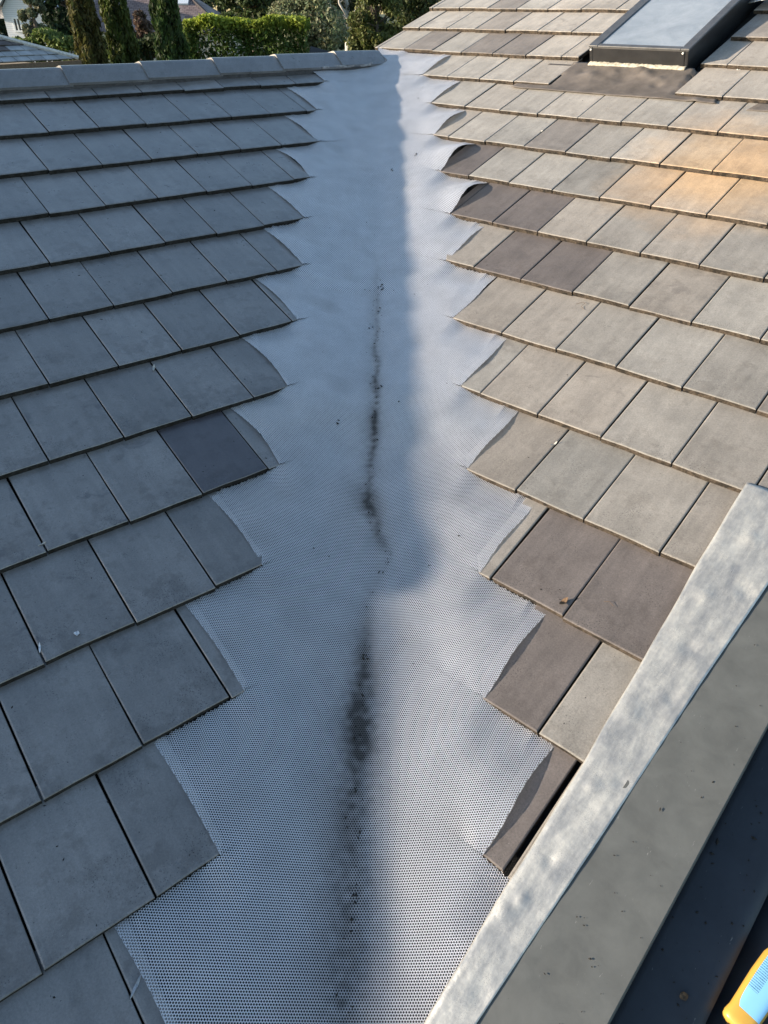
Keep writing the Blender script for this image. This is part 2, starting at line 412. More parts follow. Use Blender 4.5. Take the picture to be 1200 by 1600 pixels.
# ------------------------------------------------------------------ ridge: caps, mortar bed, verge
M_CAP = M_TL
RV = lambda u: 3.895+(-.75-u)*.036+.0
ju = [4.53, 4.05, 3.57, 3.09, 2.61, 2.13, 1.65, 1.17, .69, .21, -.27, -.749, -1.219, -1.697, -2.169, -2.656, -3.06]
for i in range(len(ju)-1):
    a, b = ju[i], ju[i+1]-(.02 if i < len(ju)-2 else 0)
    vs = []; T = .014
    prof = [(.042, .020), (.10, .040), (.150, .054), (.166, .056), (.184, .050), (.30, -.02), (.36, -.07)]
    for (u, lift) in ((a, .008), (a+(b-a)*.5, .003), (b, -.002)):
        for dv, hh in prof: vs.append(P('L', u, RV(u)+dv, hh+lift))
        for dv, hh in prof: vs.append(P('L', u, RV(u)+dv+.002, hh+lift-T))
    n = len(prof); m = 2*n; f = []
    for r in range(2):
        for q in range(n-1):
            f += [(r*m+q, r*m+q+1, (r+1)*m+q+1, (r+1)*m+q), (r*m+n+q, (r+1)*m+n+q, (r+1)*m+n+q+1, r*m+n+q+1)]
        f += [(r*m, (r+1)*m, (r+1)*m+n, r*m+n), (r*m+n-1, r*m+m-1, (r+1)*m+m-1, (r+1)*m+n-1)]
    for q in range(n-1): f += [(q, q+n, q+n+1, q+1), (2*m+q, 2*m+q+1, 2*m+q+n+1, 2*m+q+n)]
    c = mesh_obj('ridge_cap', vs, f, M_CAP, parent=house); put(c)
    l = random.Random(i).gauss(1, .05); c.color = (.175*l, .170*l, .172*l, 0)
mb = MB(); us = np.linspace(4.5, -3.05, 150); r = random.Random(3)
for i in range(len(us)-1):
    a, b = us[i], us[i+1]
    ja, jb = .004*math.sin(i*1.7)+.003*math.sin(i*.6), .004*math.sin((i+1)*1.7)+.003*math.sin((i+1)*.6)
    q = [P('L', a, RV(a)+.030+ja, -.020), P('L', b, RV(b)+.030+jb, -.020), P('L', b, RV(b)+.050, .018), P('L', a, RV(a)+.050, .018), P('L', a, RV(a)+.2, -.03), P('L', b, RV(b)+.2, -.03), P('L', b, RV(b)+.17, .03), P('L', a, RV(a)+.17, .03)]
    mb.add(q, [(0, 1, 2, 3), (3, 2, 6, 7), (4, 7, 6, 5)])
bed = put(mb.build('mortar_bed', M_MORTAR, parent=house))
# mortar fillet that seals the mesh to the end of the ridge
pts = [P('L', u, RV(u)+.047+.006*math.sin(u*31)+(.010 if u < -2.9 else 0), .017+.004*math.sin(u*47)) for u in np.linspace(-2.48, -3.06, 22)]
pts += [P('L', -3.075, RV(-3.06)+dv, .024+.1*(dv-.05)) for dv in (.07, .11, .15, .18)]
mb = MB(); mb.tube(pts, [.008+.002*math.sin(i*2.1) for i in range(len(pts))], 6)
put(mb.build('mortar_fillet', M_POINT, parent=house))
# end of the ridge bed and the verge of the higher slope
mb = MB()
mb.add([P('L', -3.055, RV(-3.06)+.03, -.03), P('L', -3.055, RV(-3.06)+.05, .022), P('L', -3.055, RV(-3.06)+.16, .052), P('L', -3.055, RV(-3.06)+.30, -.02), P('L', -3.055, RV(-3.06)+.30, -.05)], [(0, 1, 2, 3, 4)])
put(mb.build('mortar_end', M_MORTAR, parent=house))
mb = MB()
for k in range(12, 17):
    v = V0['R']+G['R']*k
    mb.box(P('R', -3.455, v+.18, -.045), uR*.012, vR*.172+nR*(-.008), nR*.02)
put(mb.build('verge_mortar', M_POINT, parent=house))
# back slope of the left roof and walls underneath
rb = P('L', -3.0, RV(-3.0)+.19, .03); ra = P('L', 4.5, RV(4.5)+.19, .03)
dn = np.array([-math.sin(AL), math.cos(AL), -math.tan(PL)])*3.0
put(mesh_obj('back_slope', [ra, rb, rb+dn, ra+dn], [(0, 1, 2, 3)], M_DECK, parent=house))
mw = mat_simple('rendered_wall', (.45, .43, .40), .9)
def wallq(a, b, name):
    put(mesh_obj(name, [(*a[:2], GZ), (*b[:2], GZ), b, a], [(0, 1, 2, 3)], mw, parent=house))
wallq(P('L', 4.4, VB+.3, -.1), P('L', VB*KV['L'], VB+.3, -.1), 'wall')
wallq(P('R', VB*KV['R'], VB+.3, -.1), P('R', 1.0, VB+.3, -.4), 'wall')

# ------------------------------------------------------------------ valley tray and the perforated mesh
QL = np.cross(VD, nL); QL *= np.sign(QL@uL); QL /= np.linalg.norm(QL)
QR = np.cross(VD, nR); QR *= np.sign(QR@uR); QR /= np.linalg.norm(QR)
NM = (nL+nR)/np.linalg.norm(nL+nR)
s0, s1 = -1.0, 5.25
put(mesh_obj('valley_tray', [VD*s0+QL*.5-nL*.06, VD*s0-NM*.07, VD*s0+QR*.5-nR*.06, VD*s1+QL*.5-nL*.06, VD*s1-NM*.07, VD*s1+QR*.5-nR*.06], [(0, 1, 4, 3), (1, 2, 5, 4)], M_TRAY, parent=house))

def wob(s, t, seed, n, f0, f1):
    r = np.random.default_rng(seed); o = np.zeros_like(s)
    for _ in range(n):
        a = r.uniform(0, 2*np.pi); fr = r.uniform(f0, f1); o += np.cos(2*np.pi*fr*(s*np.cos(a)+t*np.sin(a))+r.uniform(0, 6.28))
    return o/np.sqrt(n)
def sm(x): x = np.clip(x, 0, 1); return x*x*(3-2*x)
kmin = -3
def arr(d, k, fill): return np.array([d.get(q, fill) for q in range(kmin, 14)])[np.clip(k-kmin, 0, 16)]
LIFTR = {0: .016, 1: .010, 2: .005, 3: .010, 4: .006, 5: .004, 6: .009, 7: .048, 8: .046, 9: .026, 10: .016, 11: .018}
LIFTL = {-1: .004, 0: .004, 1: .006, 2: .006, 3: .008, 4: .007, 5: .006, 6: .007, 7: .006, 8: .012, 9: .006, 10: .006, 11: .006}
BULL = {-1: .012, 0: .006, 1: .01, 2: .016, 3: .03, 4: .028, 5: .02, 8: .03, 7: .01, 6: .01}     # bowed cuts
tipLx = {**TIPL, -3: 1.25}; tipRx = {**TIPR, -1: .62, -2: .62, -3: .62, 12: -3.2}
def side_uv(s, t, side):
    Q = QL if side == 'L' else QR; u, v, n = UVN[side]
    a = np.abs(t)
    return s*float(VD@u)+a*float(Q@u), s*float(VD@v)+a*float(Q@v)
def sheet_info(s, t):
    """course index and edge test for cell centres"""
    K = np.zeros(s.shape, int); keep = np.zeros(s.shape, bool); E = np.zeros(s.shape)
    for side, m in (('L', t < 0), ('R', t >= 0)):
        u, v = side_uv(s[m], t[m], side); kk = np.floor((v-V0[side])/G[side]).astype(int); a = (v-V0[side])/G[side]-kk
        tip = arr(tipLx if side == 'L' else tipRx, kk, -9)
        if side == 'L':
            e = tip-.6*arr(BULL, kk, .008)*np.sin(np.pi*a)+.01*a
            lim = (v < RV(u)+.05) | ((u < -3.06) & (v < 4.22))
        else:
            e = tip-.008*a+.004*np.sin(7*a+kk)
            e = np.where(kk < 0, .56, e); lim = v < 4.125
        K[m] = kk; keep[m] = (u < e+.0025) & lim; E[m] = e
    return K, keep, E
def sheet_pos(s, t, K):
    W0 = .085; at_ = np.sqrt(t*t+W0*W0)
    A = (QR-QL)/2; B = (QR+QL)/2
    p = s[..., None]*VD+t[..., None]*A+at_[..., None]*B
    h = np.zeros(s.shape)
    for side, m in (('L', t < 0), ('R', t >= 0)):
        u, v = side_uv(s[m], t[m], side); kk = K[m]; a = np.clip((v-V0[side])/G[side]-kk, -.05, 1.05)
        tip = arr(tipLx if side == 'L' else tipRx, kk, -9)
        cut = np.maximum(tip+KV[side]*a*G[side], tip-(.026 if side == 'L' else .05))
        w = sm((u-(tip+KV[side]*a*G[side]-.22))/.22)
        if side == 'R': w = np.where(kk < 0, 0, w)
        hc = -.006
        q_ = sm((u-(cut-.075))/.075)**1.4; ht = -.004+(-TH*a+.0048)*q_
        lift = arr(LIFTR if side == 'R' else LIFTL, kk, 0.)
        ac = np.clip(a, 0, 1)
        d = np.clip(tip-u, 0, 1)
        prof = np.sin(np.pi*ac**1.15)**1.3
        L = lift*prof*np.exp(-(d/.13)**2)
        # general belly of the teeth
        L = L+.0012*prof*q_
        if side == 'R': L = L*np.where(kk >= 0, 1, 0)
        und = (wob(s[m], t[m], 5, 9, .8, 2.2)*.0070+wob(s[m], t[m]*.5, 8, 9, 2.2, 4.5)*.0022)*(1-.75*w)
        # shallow sag between the courses
        und = und-.001*np.cos(2*np.pi*(v/G[side]))*(1-w)*sm((np.abs(t[m]))/.15)
        tipn = arr(tipLx if side == 'L' else tipRx, kk+1, 99.)
        dive = sm((u-tipn+.01)/.09)*sm((ac-.45)/.55)          # the sheet tucks under the next course
        h[m] = (1-w)*hc+w*ht+L+und*(1-dive)-(TH-.003)*dive*(1-np.clip(q_*1.3*ac, 0, 1))
    # crease line: the sheet dips into the valley
    tc = np.interp(s, DS, DT)
    h -= .004*np.exp(-((t-tc)/.04)**2)*sm((2.9-s)/1.5)
    return p, h
DS = np.array([-.95, -.6, -.19, .18, .50, .69, .78, .90, 1.0, 1.15, 1.4, 2., 2.6]); DT = np.array([-.035, -.03, -.025, -.008, .0, .075, .035, .004, -.002, .008, .02, .018, .012])
DA = np.array([.70, .66, .72, 1., .22, .16, .62, .95, .60, .72, .90, .45, .0]); DWD = np.array([.062, .058, .050, .040, .03, .022, .020, .022, .022, .018, .016, .013, .01])
def dirt_shade(s, t):  # streak of dirt together with painted shade of the valley crease
    tc = np.interp(s, DS, DT); am = np.interp(s, DS, DA); wd = np.interp(s, DS, DWD)
    n1 = wob(s, t*1.5, 21, 14, 2., 7.); n2 = wob(s, t, 22, 16, 12, 40)
    g = np.exp(-(np.abs(t-tc+.006*wob(s, t, 27, 8, 3, 9))/wd)**1.6)
    core = am*g*np.clip(.78+.10*n1+.12*n2, 0, 1)
    halo = .42*am*np.exp(-((t-tc+.010)/(wd*2.9))**2)*np.clip(.8+.22*n1+.1*n2, 0, 1)
    sp = .16*np.clip(wob(s, t, 31, 10, 1.5, 5)-1.0, 0, 1)
    return np.clip(.80*core+halo+sp, 0, .92)
def build_sheet():
    Vs, Ds, n0 = [], [], 0
    sz = -.95+534*.0059
    for (sa, sb, p, r, dep) in ((-.95, sz, .0064, .0059, .0010), (sz, 5.4, .0096, .00885, .0015)):
        nj = int(round((sb-sa)/r)); ni = int(.95/p)
        j = np.arange(nj); i = np.arange(-ni, ni+1)
        I, J = np.meshgrid(i, j); tt = (I+.5*(J % 2))*p; ss = sa+(J+.5)*r
        ss = ss.ravel(); tt = tt.ravel()
        K, keep, E = sheet_info(ss, tt); ss, tt, K, E = ss[keep], tt[keep], K[keep], E[keep]
        fz = (1-.20*sm((ss-.5)/1.7))[:, None]*np.ones((1, 12)); hw, hl = .445*p, .495*r
        dt = np.array([-p/2, p/2, p/2, -p/2, 0, hw, 0, -hw, 0, hw, 0, -hw])
        ds = np.array([-r/2, -r/2, r/2, r/2, -hl, 0, hl, 0, -hl, 0, hl, 0])
        dz = np.array([0]*4+[-.00045*p/.0064]*4+[-dep]*4)
        fz[:, :4] = 1; s2 = ss[:, None]+ds*fz; t2 = tt[:, None]+dt*fz
        # vertices keep the side and course of their cell centre
        K2 = np.repeat(K[:, None], 12, 1)
        E2 = np.repeat(E[:, None], 12, 1)+np.where(np.arange(12)[None] < 4, .0008, 0.)
        for side, m in (('L', t2 < 0), ('R', t2 >= 0)):
            u_, v_ = side_uv(s2, t2, side); bq = float((QL if side == 'L' else QR)@UVN[side][0])
            ex = np.maximum(u_-E2, 0)*m; t2 = np.sign(t2)*(np.abs(t2)-ex/bq)
        pos, h = sheet_pos(s2, t2, K2)
        wR = sm((t2+.05)/.1)[..., None]; nn = nL*(1-wR)+nR*wR
        pos = pos+nn*(h+dz)[..., None]
        Vs.append(pos.reshape(-1, 3)); Ds.append(dirt_shade(s2, t2).ravel())
    V = np.concatenate(Vs).astype(np.float32); D = np.concatenate(Ds).astype(np.float32); nc = len(V)//12
    tri = np.array([[0, 1, 4], [1, 5, 4], [1, 2, 5], [2, 6, 5], [2, 3, 6], [3, 7, 6], [3, 0, 7], [0, 4, 7]])
    qd = np.array([[4, 5, 9, 8], [5, 6, 10, 9], [6, 7, 11, 10], [7, 4, 8, 11]])
    base = (np.arange(nc)*12)[:, None]
    loops = np.concatenate([base+tri.ravel()[None], base+qd.ravel()[None]], 1).ravel().astype(np.int32)
    tot = np.tile(np.array([3]*8+[4]*4, np.int32), nc)
    st = np.concatenate([[0], np.cumsum(tot)[:-1]]).astype(np.int32)
    me = bpy.data.meshes.new('gutter_mesh')
    me.vertices.add(len(V)); me.vertices.foreach_set('co', V.ravel())
    me.loops.add(len(loops)); me.loops.foreach_set('vertex_index', loops)
    me.polygons.add(len(tot)); me.polygons.foreach_set('loop_start', st); me.polygons.foreach_set('loop_total', tot)
    me.polygons.foreach_set('use_smooth', np.zeros(len(tot), bool))
    me.update(calc_edges=True)
    at_ = me.attributes.new('dirt_shade', 'FLOAT', 'POINT'); at_.data.foreach_set('value', D)
    me.materials.append(M_MESH)
    o = bpy.data.objects.new('gutter_mesh', me)
    link(o, None, 'silver perforated mesh laid down the roof valley, edges cut like saw teeth', 'gutter mesh')
    print('mesh cells', nc)
build_sheet()

# ------------------------------------------------------------------ lead flashing, painted capping and box gutter on the right
VA = np.array([-.95, -.371, -.015, .341, 1.05, 1.40]); UA = np.array([.53, .510, .499, .497, .468, .458])
VBn = np.array([-.95, -.294, .221, .692, 1.063, 1.40]); UB = np.array([.572, .601, .624, .640, .659, .676])
def grid(name, fu, v0, v1, nu, nv, fh, side, mat, thick=.0025, smooth=True, **k):
    vs = []; R0 = np.linspace(v0, v1, nv)
    for q in R0:
        a, b = fu(q)
        for i in range(nu):
            u = a+(b-a)*i/(nu-1); vs.append(P(side, u, q, fh(u, q, i/(nu-1))))
    top = len(vs); nn = UVN[side][2]; vs += [p-nn*thick for p in vs]
    f = []
    for j in range(nv-1):
        for i in range(nu-1):
            a = j*nu+i; q = (a, a+1, a+nu+1, a+nu)
            if side == 'L': q = q[::-1]
            f += [q, tuple(x+top for x in q[::-1])]
    rim = [i for i in range(nu)]+[j*nu+nu-1 for j in range(1, nv)]+[(nv-1)*nu+i for i in range(nu-2, -1, -1)]+[j*nu for j in range(nv-2, 0, -1)]
    for a, b in zip(rim, rim[1:]+rim[:1]): f.append((b, a, a+top, b+top))
    o = mesh_obj(name, vs, f, mat, smooth, **k); ul = o.data.uv_layers.new(name='UVMap')
    uu = [(float(p@UVN[side][0]), float(p@UVN[side][1])) for p in vs]
    for lp in o.data.loops: ul.data[lp.index].uv = uu[lp.vertex_index]
    return o
def nz(u, v, seed, f0, f1, n=10): return float(wob(np.array([u]), np.array([v]), seed, n, f0, f1)[0])
DENT = [(.545, -.03, .016, .008), (.555, .08, .014, -.006), (.53, -.07, .02, .005), (.60, .35, .02, -.005), (.53, .52, .025, .006), (.60, .62, .018, -.006), (.545, .30, .016, .004), (.57, .78, .02, -.006), (.53, .95, .022, .005), (.62, 1.02, .02, -.005), (.56, 1.2, .02, .006), (.58, -.25, .022, -.005)]
def hlead(u, v, x):
    h = .011+.0016*nz(u, v, 41, 1, 4)+.0005*nz(u, v, 42, 8, 18)
    for a, b, r, d in DENT: h += d*math.exp(-((u-a)**2+(v-b)**2)/r**2)
    return h-.004*max(0, (.12-x)/.12)
grid('lead_flashing', lambda v: (float(np.interp(v, VA, UA))+.0009*math.sin(v*23)+.001*math.sin(v*9+1), float(np.interp(v, VBn, UB))), -.95, 1.40, 24, 190, hlead, 'R', M_LEAD,
     label='bright dented lead flashing strip dressed over the right hand tiles', cat='flashing')
cap = empty('metal_capping', P('R', .8, -.9, -.2), label='flat grey painted steel capping beside the lead strip', cat='capping')
CM = Matrix.Translation([-float(c) for c in P('R', .8, -.9, -.2)])
def cput(o): o.matrix_parent_inverse = CM; return o
cput(grid('capping_top', lambda v: (float(np.interp(v, VBn, UB))-.02, .8185), -.95, 1.392, 10, 60, lambda u, v, x: .0065+.006*x+.0012*nz(u, v, 51, 1, 3), 'R', M_GREY, .002, parent=cap, smooth=False))
cput(grid('capping_edge', lambda v: (.8165, .8215), -.95, 1.392, 3, 30, lambda u, v, x: .011-x*.006+.0010*nz(.8, v, 51, 1, 3), 'R', M_GREY, .11, parent=cap, smooth=False))
gut = empty('box_gutter', P('R', 1.0, -.9, -.2), label='dark steel box gutter in shade beyond the grey capping', cat='gutter')
GM = Matrix.Translation([-float(c) for c in P('R', 1.0, -.9, -.2)])
def gput(o): o.matrix_parent_inverse = GM; return o
gput(grid('gutter_ledge', lambda v: (.80, .979), -.95, 1.50, 6, 50, lambda u, v, x: -.105+.001*nz(u, v, 61, 1, 4), 'R', M_NAVY, .05, parent=gut))
gput(grid('gutter_sole', lambda v: (.97, 1.60), -.95, 1.50, 6, 50, lambda u, v, x: -.140+.001*nz(u, v, 62, 1, 4), 'R', M_NAVY, .05, parent=gut))
gput(grid('gutter_end', lambda v: (.80, 1.6), 1.485, 1.50, 4, 2, lambda u, v, x: -.03, 'R', M_NAVY, .16, parent=gut))

# ------------------------------------------------------------------ bottle lying in the gutter
def bottle():
    o = empty('squeeze_bottle', P('R', 1.04, .15, -.140), label='gold squeeze bottle with sky blue label lying in the dark gutter', cat='bottle')
    m = Matrix.Translation([-float(c) for c in P('R', 1.04, .15, -.140)])
    ax = vR*math.cos(.13)+uR*math.sin(.13); sx = uR*math.cos(.13)-vR*math.sin(.13); up = nR
    C0 = P('R', 1.031, .056, -.112)
    gold = mat_simple('gold_plastic', (.50, .30, .055), .38, 0, .5, nscale=30, namt=.06, bump=0)
    blue = NT('blue_label'); tv = blue.coord('UV')
    sep = blue.n('ShaderNodeSeparateXYZ'); blue.l(tv, sep.inputs[0])
    rows = blue.math('GREATER_THAN', blue.math('FRACT', blue.math('MULTIPLY', sep.outputs[1], 26.)), .52)
    ch = blue.ramp(blue.noise(blue.coord('UV', (60, 9, 1)), 4, 2, .7), [(.45, 0.), (.5, 1.)])
    msk = blue.math('MULTIPLY', blue.math('LESS_THAN', sep.outputs[0], .42), blue.math('GREATER_THAN', sep.outputs[1], .34))
    ink = blue.math('MULTIPLY', blue.math('MULTIPLY', rows, ch), msk)
    mbl = blue.fin(blue.mix((.20, .46, .74, 1), (.02, .05, .1, 1), ink), .35)
    def sec(y, rx, rz, n=20):
        out = []
        for q in range(n):
            a = 2*math.pi*q/n; e = .62
            cx = math.copysign(abs(math.cos(a))**e, math.cos(a)); cz = math.copysign(abs(math.sin(a))**e, math.sin(a))
            out.append(C0+ax*y+sx*rx*cx+up*rz*cz)
        return out
    prof = [(-.004, .020, .016), (0, .031, .021), (.004, .0345, .0235), (.014, .036, .025), (.030, .0335, .024), (.06, .034, .025), (.12, .036, .026), (.17, .035, .025), (.19, .03, .022), (.198, .02, .016)]
    vs = [p for a in prof for p in sec(*a)]; n = 20
    f = [(i*n+q, i*n+(q+1) % n, (i+1)*n+(q+1) % n, (i+1)*n+q) for i in range(len(prof)-1) for q in range(n)]+[tuple(range(n-1, -1, -1)), tuple((len(prof)-1)*n+q for q in range(n))]
    b = mesh_obj('body', vs, f, gold, True, parent=o); b.matrix_parent_inverse = m
    mb = MB(); mb.tube([C0+ax*(-.004-.0001), C0+ax*-.006, C0+ax*-.026, C0+ax*-.03], [.016, .0175, .016, .013], 18)
    c = mb.build('cap', M_BLACK, True, parent=o); c.matrix_parent_inverse = m
    # label wraps the upper face
    vs = []; uv = []; ny, nx = 14, 16
    for j in range(ny):
        y = .036+.135*j/(ny-1)
        rx, rz = np.interp(y, [a[0] for a in prof], [a[1] for a in prof])+.0006, np.interp(y, [a[0] for a in prof], [a[2] for a in prof])+.0006
        for i in range(nx):
            lo = math.pi*.70-.30*math.exp(-j*.8); a = lo+(math.pi*.24-lo)*i/(nx-1); e = .62
            cx = math.copysign(abs(math.cos(a))**e, math.cos(a)); cz = abs(math.sin(a))**e
            vs.append(C0+ax*y+sx*rx*cx+up*rz*cz); uv.append((i/(nx-1), j/(ny-1)))
    f = [(j*nx+i, j*nx+i+1, (j+1)*nx+i+1, (j+1)*nx+i) for j in range(ny-1) for i in range(nx-1)]
    lb = mesh_obj('label', vs, f, mbl, True, parent=o); lb.matrix_parent_inverse = m
    ul = lb.data.uv_layers.new(name='UVMap')
    for lp in lb.data.loops: ul.data[lp.index].uv = uv[lp.vertex_index]
bottle()

# ------------------------------------------------------------------ skylight with its apron
sk = empty('skylight', P('R', -1.32, 4.07, 0), label='fixed skylight with black frame and sky reflecting glass', cat='skylight')
SM = Matrix.Translation([-float(c) for c in P('R', -1.32, 4.07, 0)])
def sput(o): o.matrix_parent_inverse = SM; return o
a0, a1, b0, b1 = -1.632, -1.018, 4.072, 5.22
def bevel_box(name, c, ax, ay, az, mat, r, parent, fn):
    mb = MB(); mb.box(c, ax, ay, az); o = mb.build(name, mat, parent=parent); fn(o)
    bm = bmesh.new(); bm.from_mesh(o.data); bmesh.ops.recalc_face_normals(bm, faces=bm.faces)
    bmesh.ops.bevel(bm, geom=bm.edges[:], offset=r, segments=2, affect='EDGES', profile=.5); bm.to_mesh(o.data); bm.free(); return o
def rb(name, u0, u1, v0, v1, h0, h1, mat, r=.003, parent=sk, fn=sput):
    return bevel_box(name, P('R', (u0+u1)/2, (v0+v1)/2, (h0+h1)/2), uR*(u1-u0)/2, vR*(v1-v0)/2, nR*(h1-h0)/2, mat, r, parent, fn)
rb('curb', a0, a0+.02, b0, b1, -.05, .088, M_BLACK); rb('curb', a1-.02, a1, b0, b1, -.05, .088, M_BLACK)
rb('curb', a0+.0205, a1-.0205, b0-.001, b0+.02, -.005, .088, M_BLACK); rb('curb', a0+.0205, a1-.0205, b1-.02, b1, -.02, .088, M_BLACK)
rb('frame_cap', a0-.004, a0+.055, b0-.004, b1+.004, .0885, .100, M_FRAME); rb('frame_cap', a1-.045, a1+.004, b0-.004, b1+.004, .0885, .100, M_FRAME)
rb('frame_cap', a0+.0555, a1-.0455, b0-.004, b0+.028, .0885, .0995, M_FRAME); rb('frame_cap', a0+.0555, a1-.0455, b1-.05, b1+.004, .0885, .0995, M_FRAME)
rb('glass_pane', a0+.05, a1-.04, b0+.02, b1-.04, .080, .0925, M_GLASS, .002)
M_WHITE = mat_simple('white_dab', (.75, .74, .70), .7, nscale=200, namt=.2)
for u in (a0+.012, a1-.03):
    mb = MB(); c = P('R', u, b0-.003, .076)
    mb.tube([c+vR*.004, c-vR*.003, c-vR*.006], [.006, .006, .002], 8); sput(mb.build('screw', M_WHITE, True, parent=sk))
ap_d = [(-1.55, 3.93, .05, .016), (-1.42, 3.98, .03, .012), (-1.33, 3.92, .04, -.010), (-1.22, 3.98, .035, .018), (-1.12, 3.93, .03, .012), (-1.10, 3.88, .025, -.014), (-1.62, 3.98, .03, -.008), (-.82, 3.755, .03, .008), (-1.28, 4.03, .03, .01), (-1.47, 3.88, .03, -.006)]
def hap(u, v, x):
    h = np.interp(v, [3.73, 3.80, 3.9, 4.08], [-.0085, -.0095, -.006, .004])+.0016*nz(u, v, 71, 2, 6)
    if v > 3.80 or u > -.95:
        for a, b, r, d in ap_d: h += d*math.exp(-((u-a)**2+(v-b)**2)/r**2)
    if v > 3.79 and (u < -1.74 or u > -.965): h = min(h, -.0165)
    return h
sput(grid('apron', lambda v: (-1.985+(v-3.735)*.2, -.70-(v-3.735)*.3), 3.735, 4.074, 70, 26, hap, 'R', M_APRON, .002, parent=sk))
sput(grid('sealant', lambda v: (a0+.004, a1-.004), b0-.03, b0+.002, 60, 5, lambda u, v, x: .0035+.008*math.sin(math.pi*min(1, (v-b0+.031)/.05))+.0022*nz(u, v, 81, 12, 40), 'R', M_SEAL, .006, parent=sk))
# loose lead offcut beside the apron, and the metal tray above it
def onp(px, py, side, h=0.):
    n = UVN[side][2]; d = CR@np.array([(px-600)/FPX, -(py-800)/FPX, -1.]); t = (h-n@CAM)/(n@d); q = CAM+t*d
    return float(q@UVN[side][0]), float(q@UVN[side][1])
u, v = onp(1166, 171, 'R', -.01)
grid('lead_offcut', lambda q: (u-.0+(q-v)*.35, u+.40), v, v+.085, 14, 8, lambda a, b, x: -.0135+.003*nz(a, b, 77, 3, 8)+.002, 'R', M_APRON, .002, label='small brown lead offcut poking out below tiles right of skylight', cat='lead offcut')
u, v = onp(1168, 9, 'R', .02)
grid('metal_saddle', lambda q: (u, u+.45), v, v+.16, 14, 8, lambda a, b, x: .028+.03*math.sin(math.pi*min(1, x*1.2+.05))+.05*(b-v), 'R', M_LEAD, .003, label='curved grey metal flashing at the upper right edge of photo', cat='flashing')

# ------------------------------------------------------------------ small things lying about
M_CRUMB = mat_simple('dark_crumb', (.022, .019, .016), .95, nscale=200)
M_DRY = mat_simple('dry_leaf', (.42, .40, .36), .8, nscale=80, namt=.3)
M_FILM = mat_simple('grey_film', (.30, .31, .33), .4, nscale=90, namt=.4)
M_BROWN = mat_simple('brown_leaf', (.12, .07, .035), .8, nscale=80, namt=.4)
M_FLUFF = mat_simple('white_fluff', (.62, .63, .66), .9, nscale=150, namt=.2)
def tile_h(side, v):
    a = (v-V0[side])/G[side]; return -TH*(a-math.floor(a))
mb = MB(); r = random.Random(21)
def crumb(side, u, v, size, h=None):
    c = P(side, u, v, (tile_h(side, v) if h is None else h)+size*.25); U, V_, N = UVN[side]; a = r.uniform(0, 6.28)
    x = U*math.cos(a)+V_*math.sin(a); y = -U*math.sin(a)+V_*math.cos(a); l = r.uniform(.7, 2.2)
    vs = [c+x*size*l*r.uniform(.7, 1.1), c+y*size*r.uniform(.5, 1), c-x*size*l*r.uniform(.7, 1.1), c-y*size*r.uniform(.5, 1), c+N*size*r.uniform(.4, .8), c-N*size*.5]
    mb.add(vs, [(0, 1, 4), (1, 2, 4), (2, 3, 4), (3, 0, 4), (1, 0, 5), (2, 1, 5), (3, 2, 5), (0, 3, 5)])
for i in range(420):
    v = r.uniform(-.5, 3.9); k = math.floor(v/G['L']); u = TIPL.get(k, .4)+abs(r.gauss(0, .8)); crumb('L', u, v, abs(r.gauss(.0012, .0009))+.0006)
for i in range(300):
    v = r.uniform(.2, 4.9); k = math.floor((v-V0['R'])/G['R']); u = TIPR.get(k, -3.2)+.06+abs(r.gauss(0, .9))
    if v < 1.4 and u > .42: continue
    if v > 3.75 and -1.75 < u < -.9: continue
    crumb('R', u, v, abs(r.gauss(.0011, .0008))+.0006)
for i in range(90): crumb('R', r.uniform(.83, .97), r.uniform(-.5, .8), abs(r.gauss(.002, .0018))+.0006, -.104)
for i in range(40): crumb('R', r.uniform(.66, .80), r.uniform(-.5, .9), abs(r.gauss(.001, .0006))+.0005, .0125)
def crumb_s(s, t, size):
    side = 'L' if t < 0 else 'R'; u, v = side_uv(np.array([s]), np.array([t]), side)
    kk = np.floor((v-V0[side])/G[side]).astype(int); p, h = sheet_pos(np.array([s]), np.array([t]), kk)
    n0 = len(mb.v); crumb(side, 0, 0, size, 0); off = p[0]+NM*(h[0]+.001)
    for i in range(n0, len(mb.v)): mb.v[i] = tuple(np.array(mb.v[i])+off)
for i in range(170):
    s = r.uniform(-.6, 2.4); tc = float(np.interp(s, DS, DT))
    crumb_s(s, tc+r.gauss(0, .014), abs(r.gauss(.0016, .0012))+.0006)
for i in range(60): crumb_s(r.uniform(0, 4.9), r.uniform(-.32, .32), abs(r.gauss(.0016, .0012))+.0006)
for q in ((526, 662), (597, 462), (596, 455), (592, 615)):
    u, v = onp(*q, 'L', -.01); s = float(P('L', u, v)@VD); t = -float(P('L', u, v)@QL); [crumb_s(s+r.gauss(0, .006), t+r.gauss(0, .006), .004) for _ in range(4)]
for q in ((648, 272), (610, 280)): 
    u, v = onp(*q, 'L', -.01); s = float(P('L', u, v)@VD); t = -float(P('L', u, v)@QL); [crumb_s(s+r.gauss(0, .01), t+r.gauss(0, .012), .005) for _ in range(3)]
mb.build('debris_crumbs', M_CRUMB, kind='stuff', label='scattered dark crumbs of soil and leaf litter')
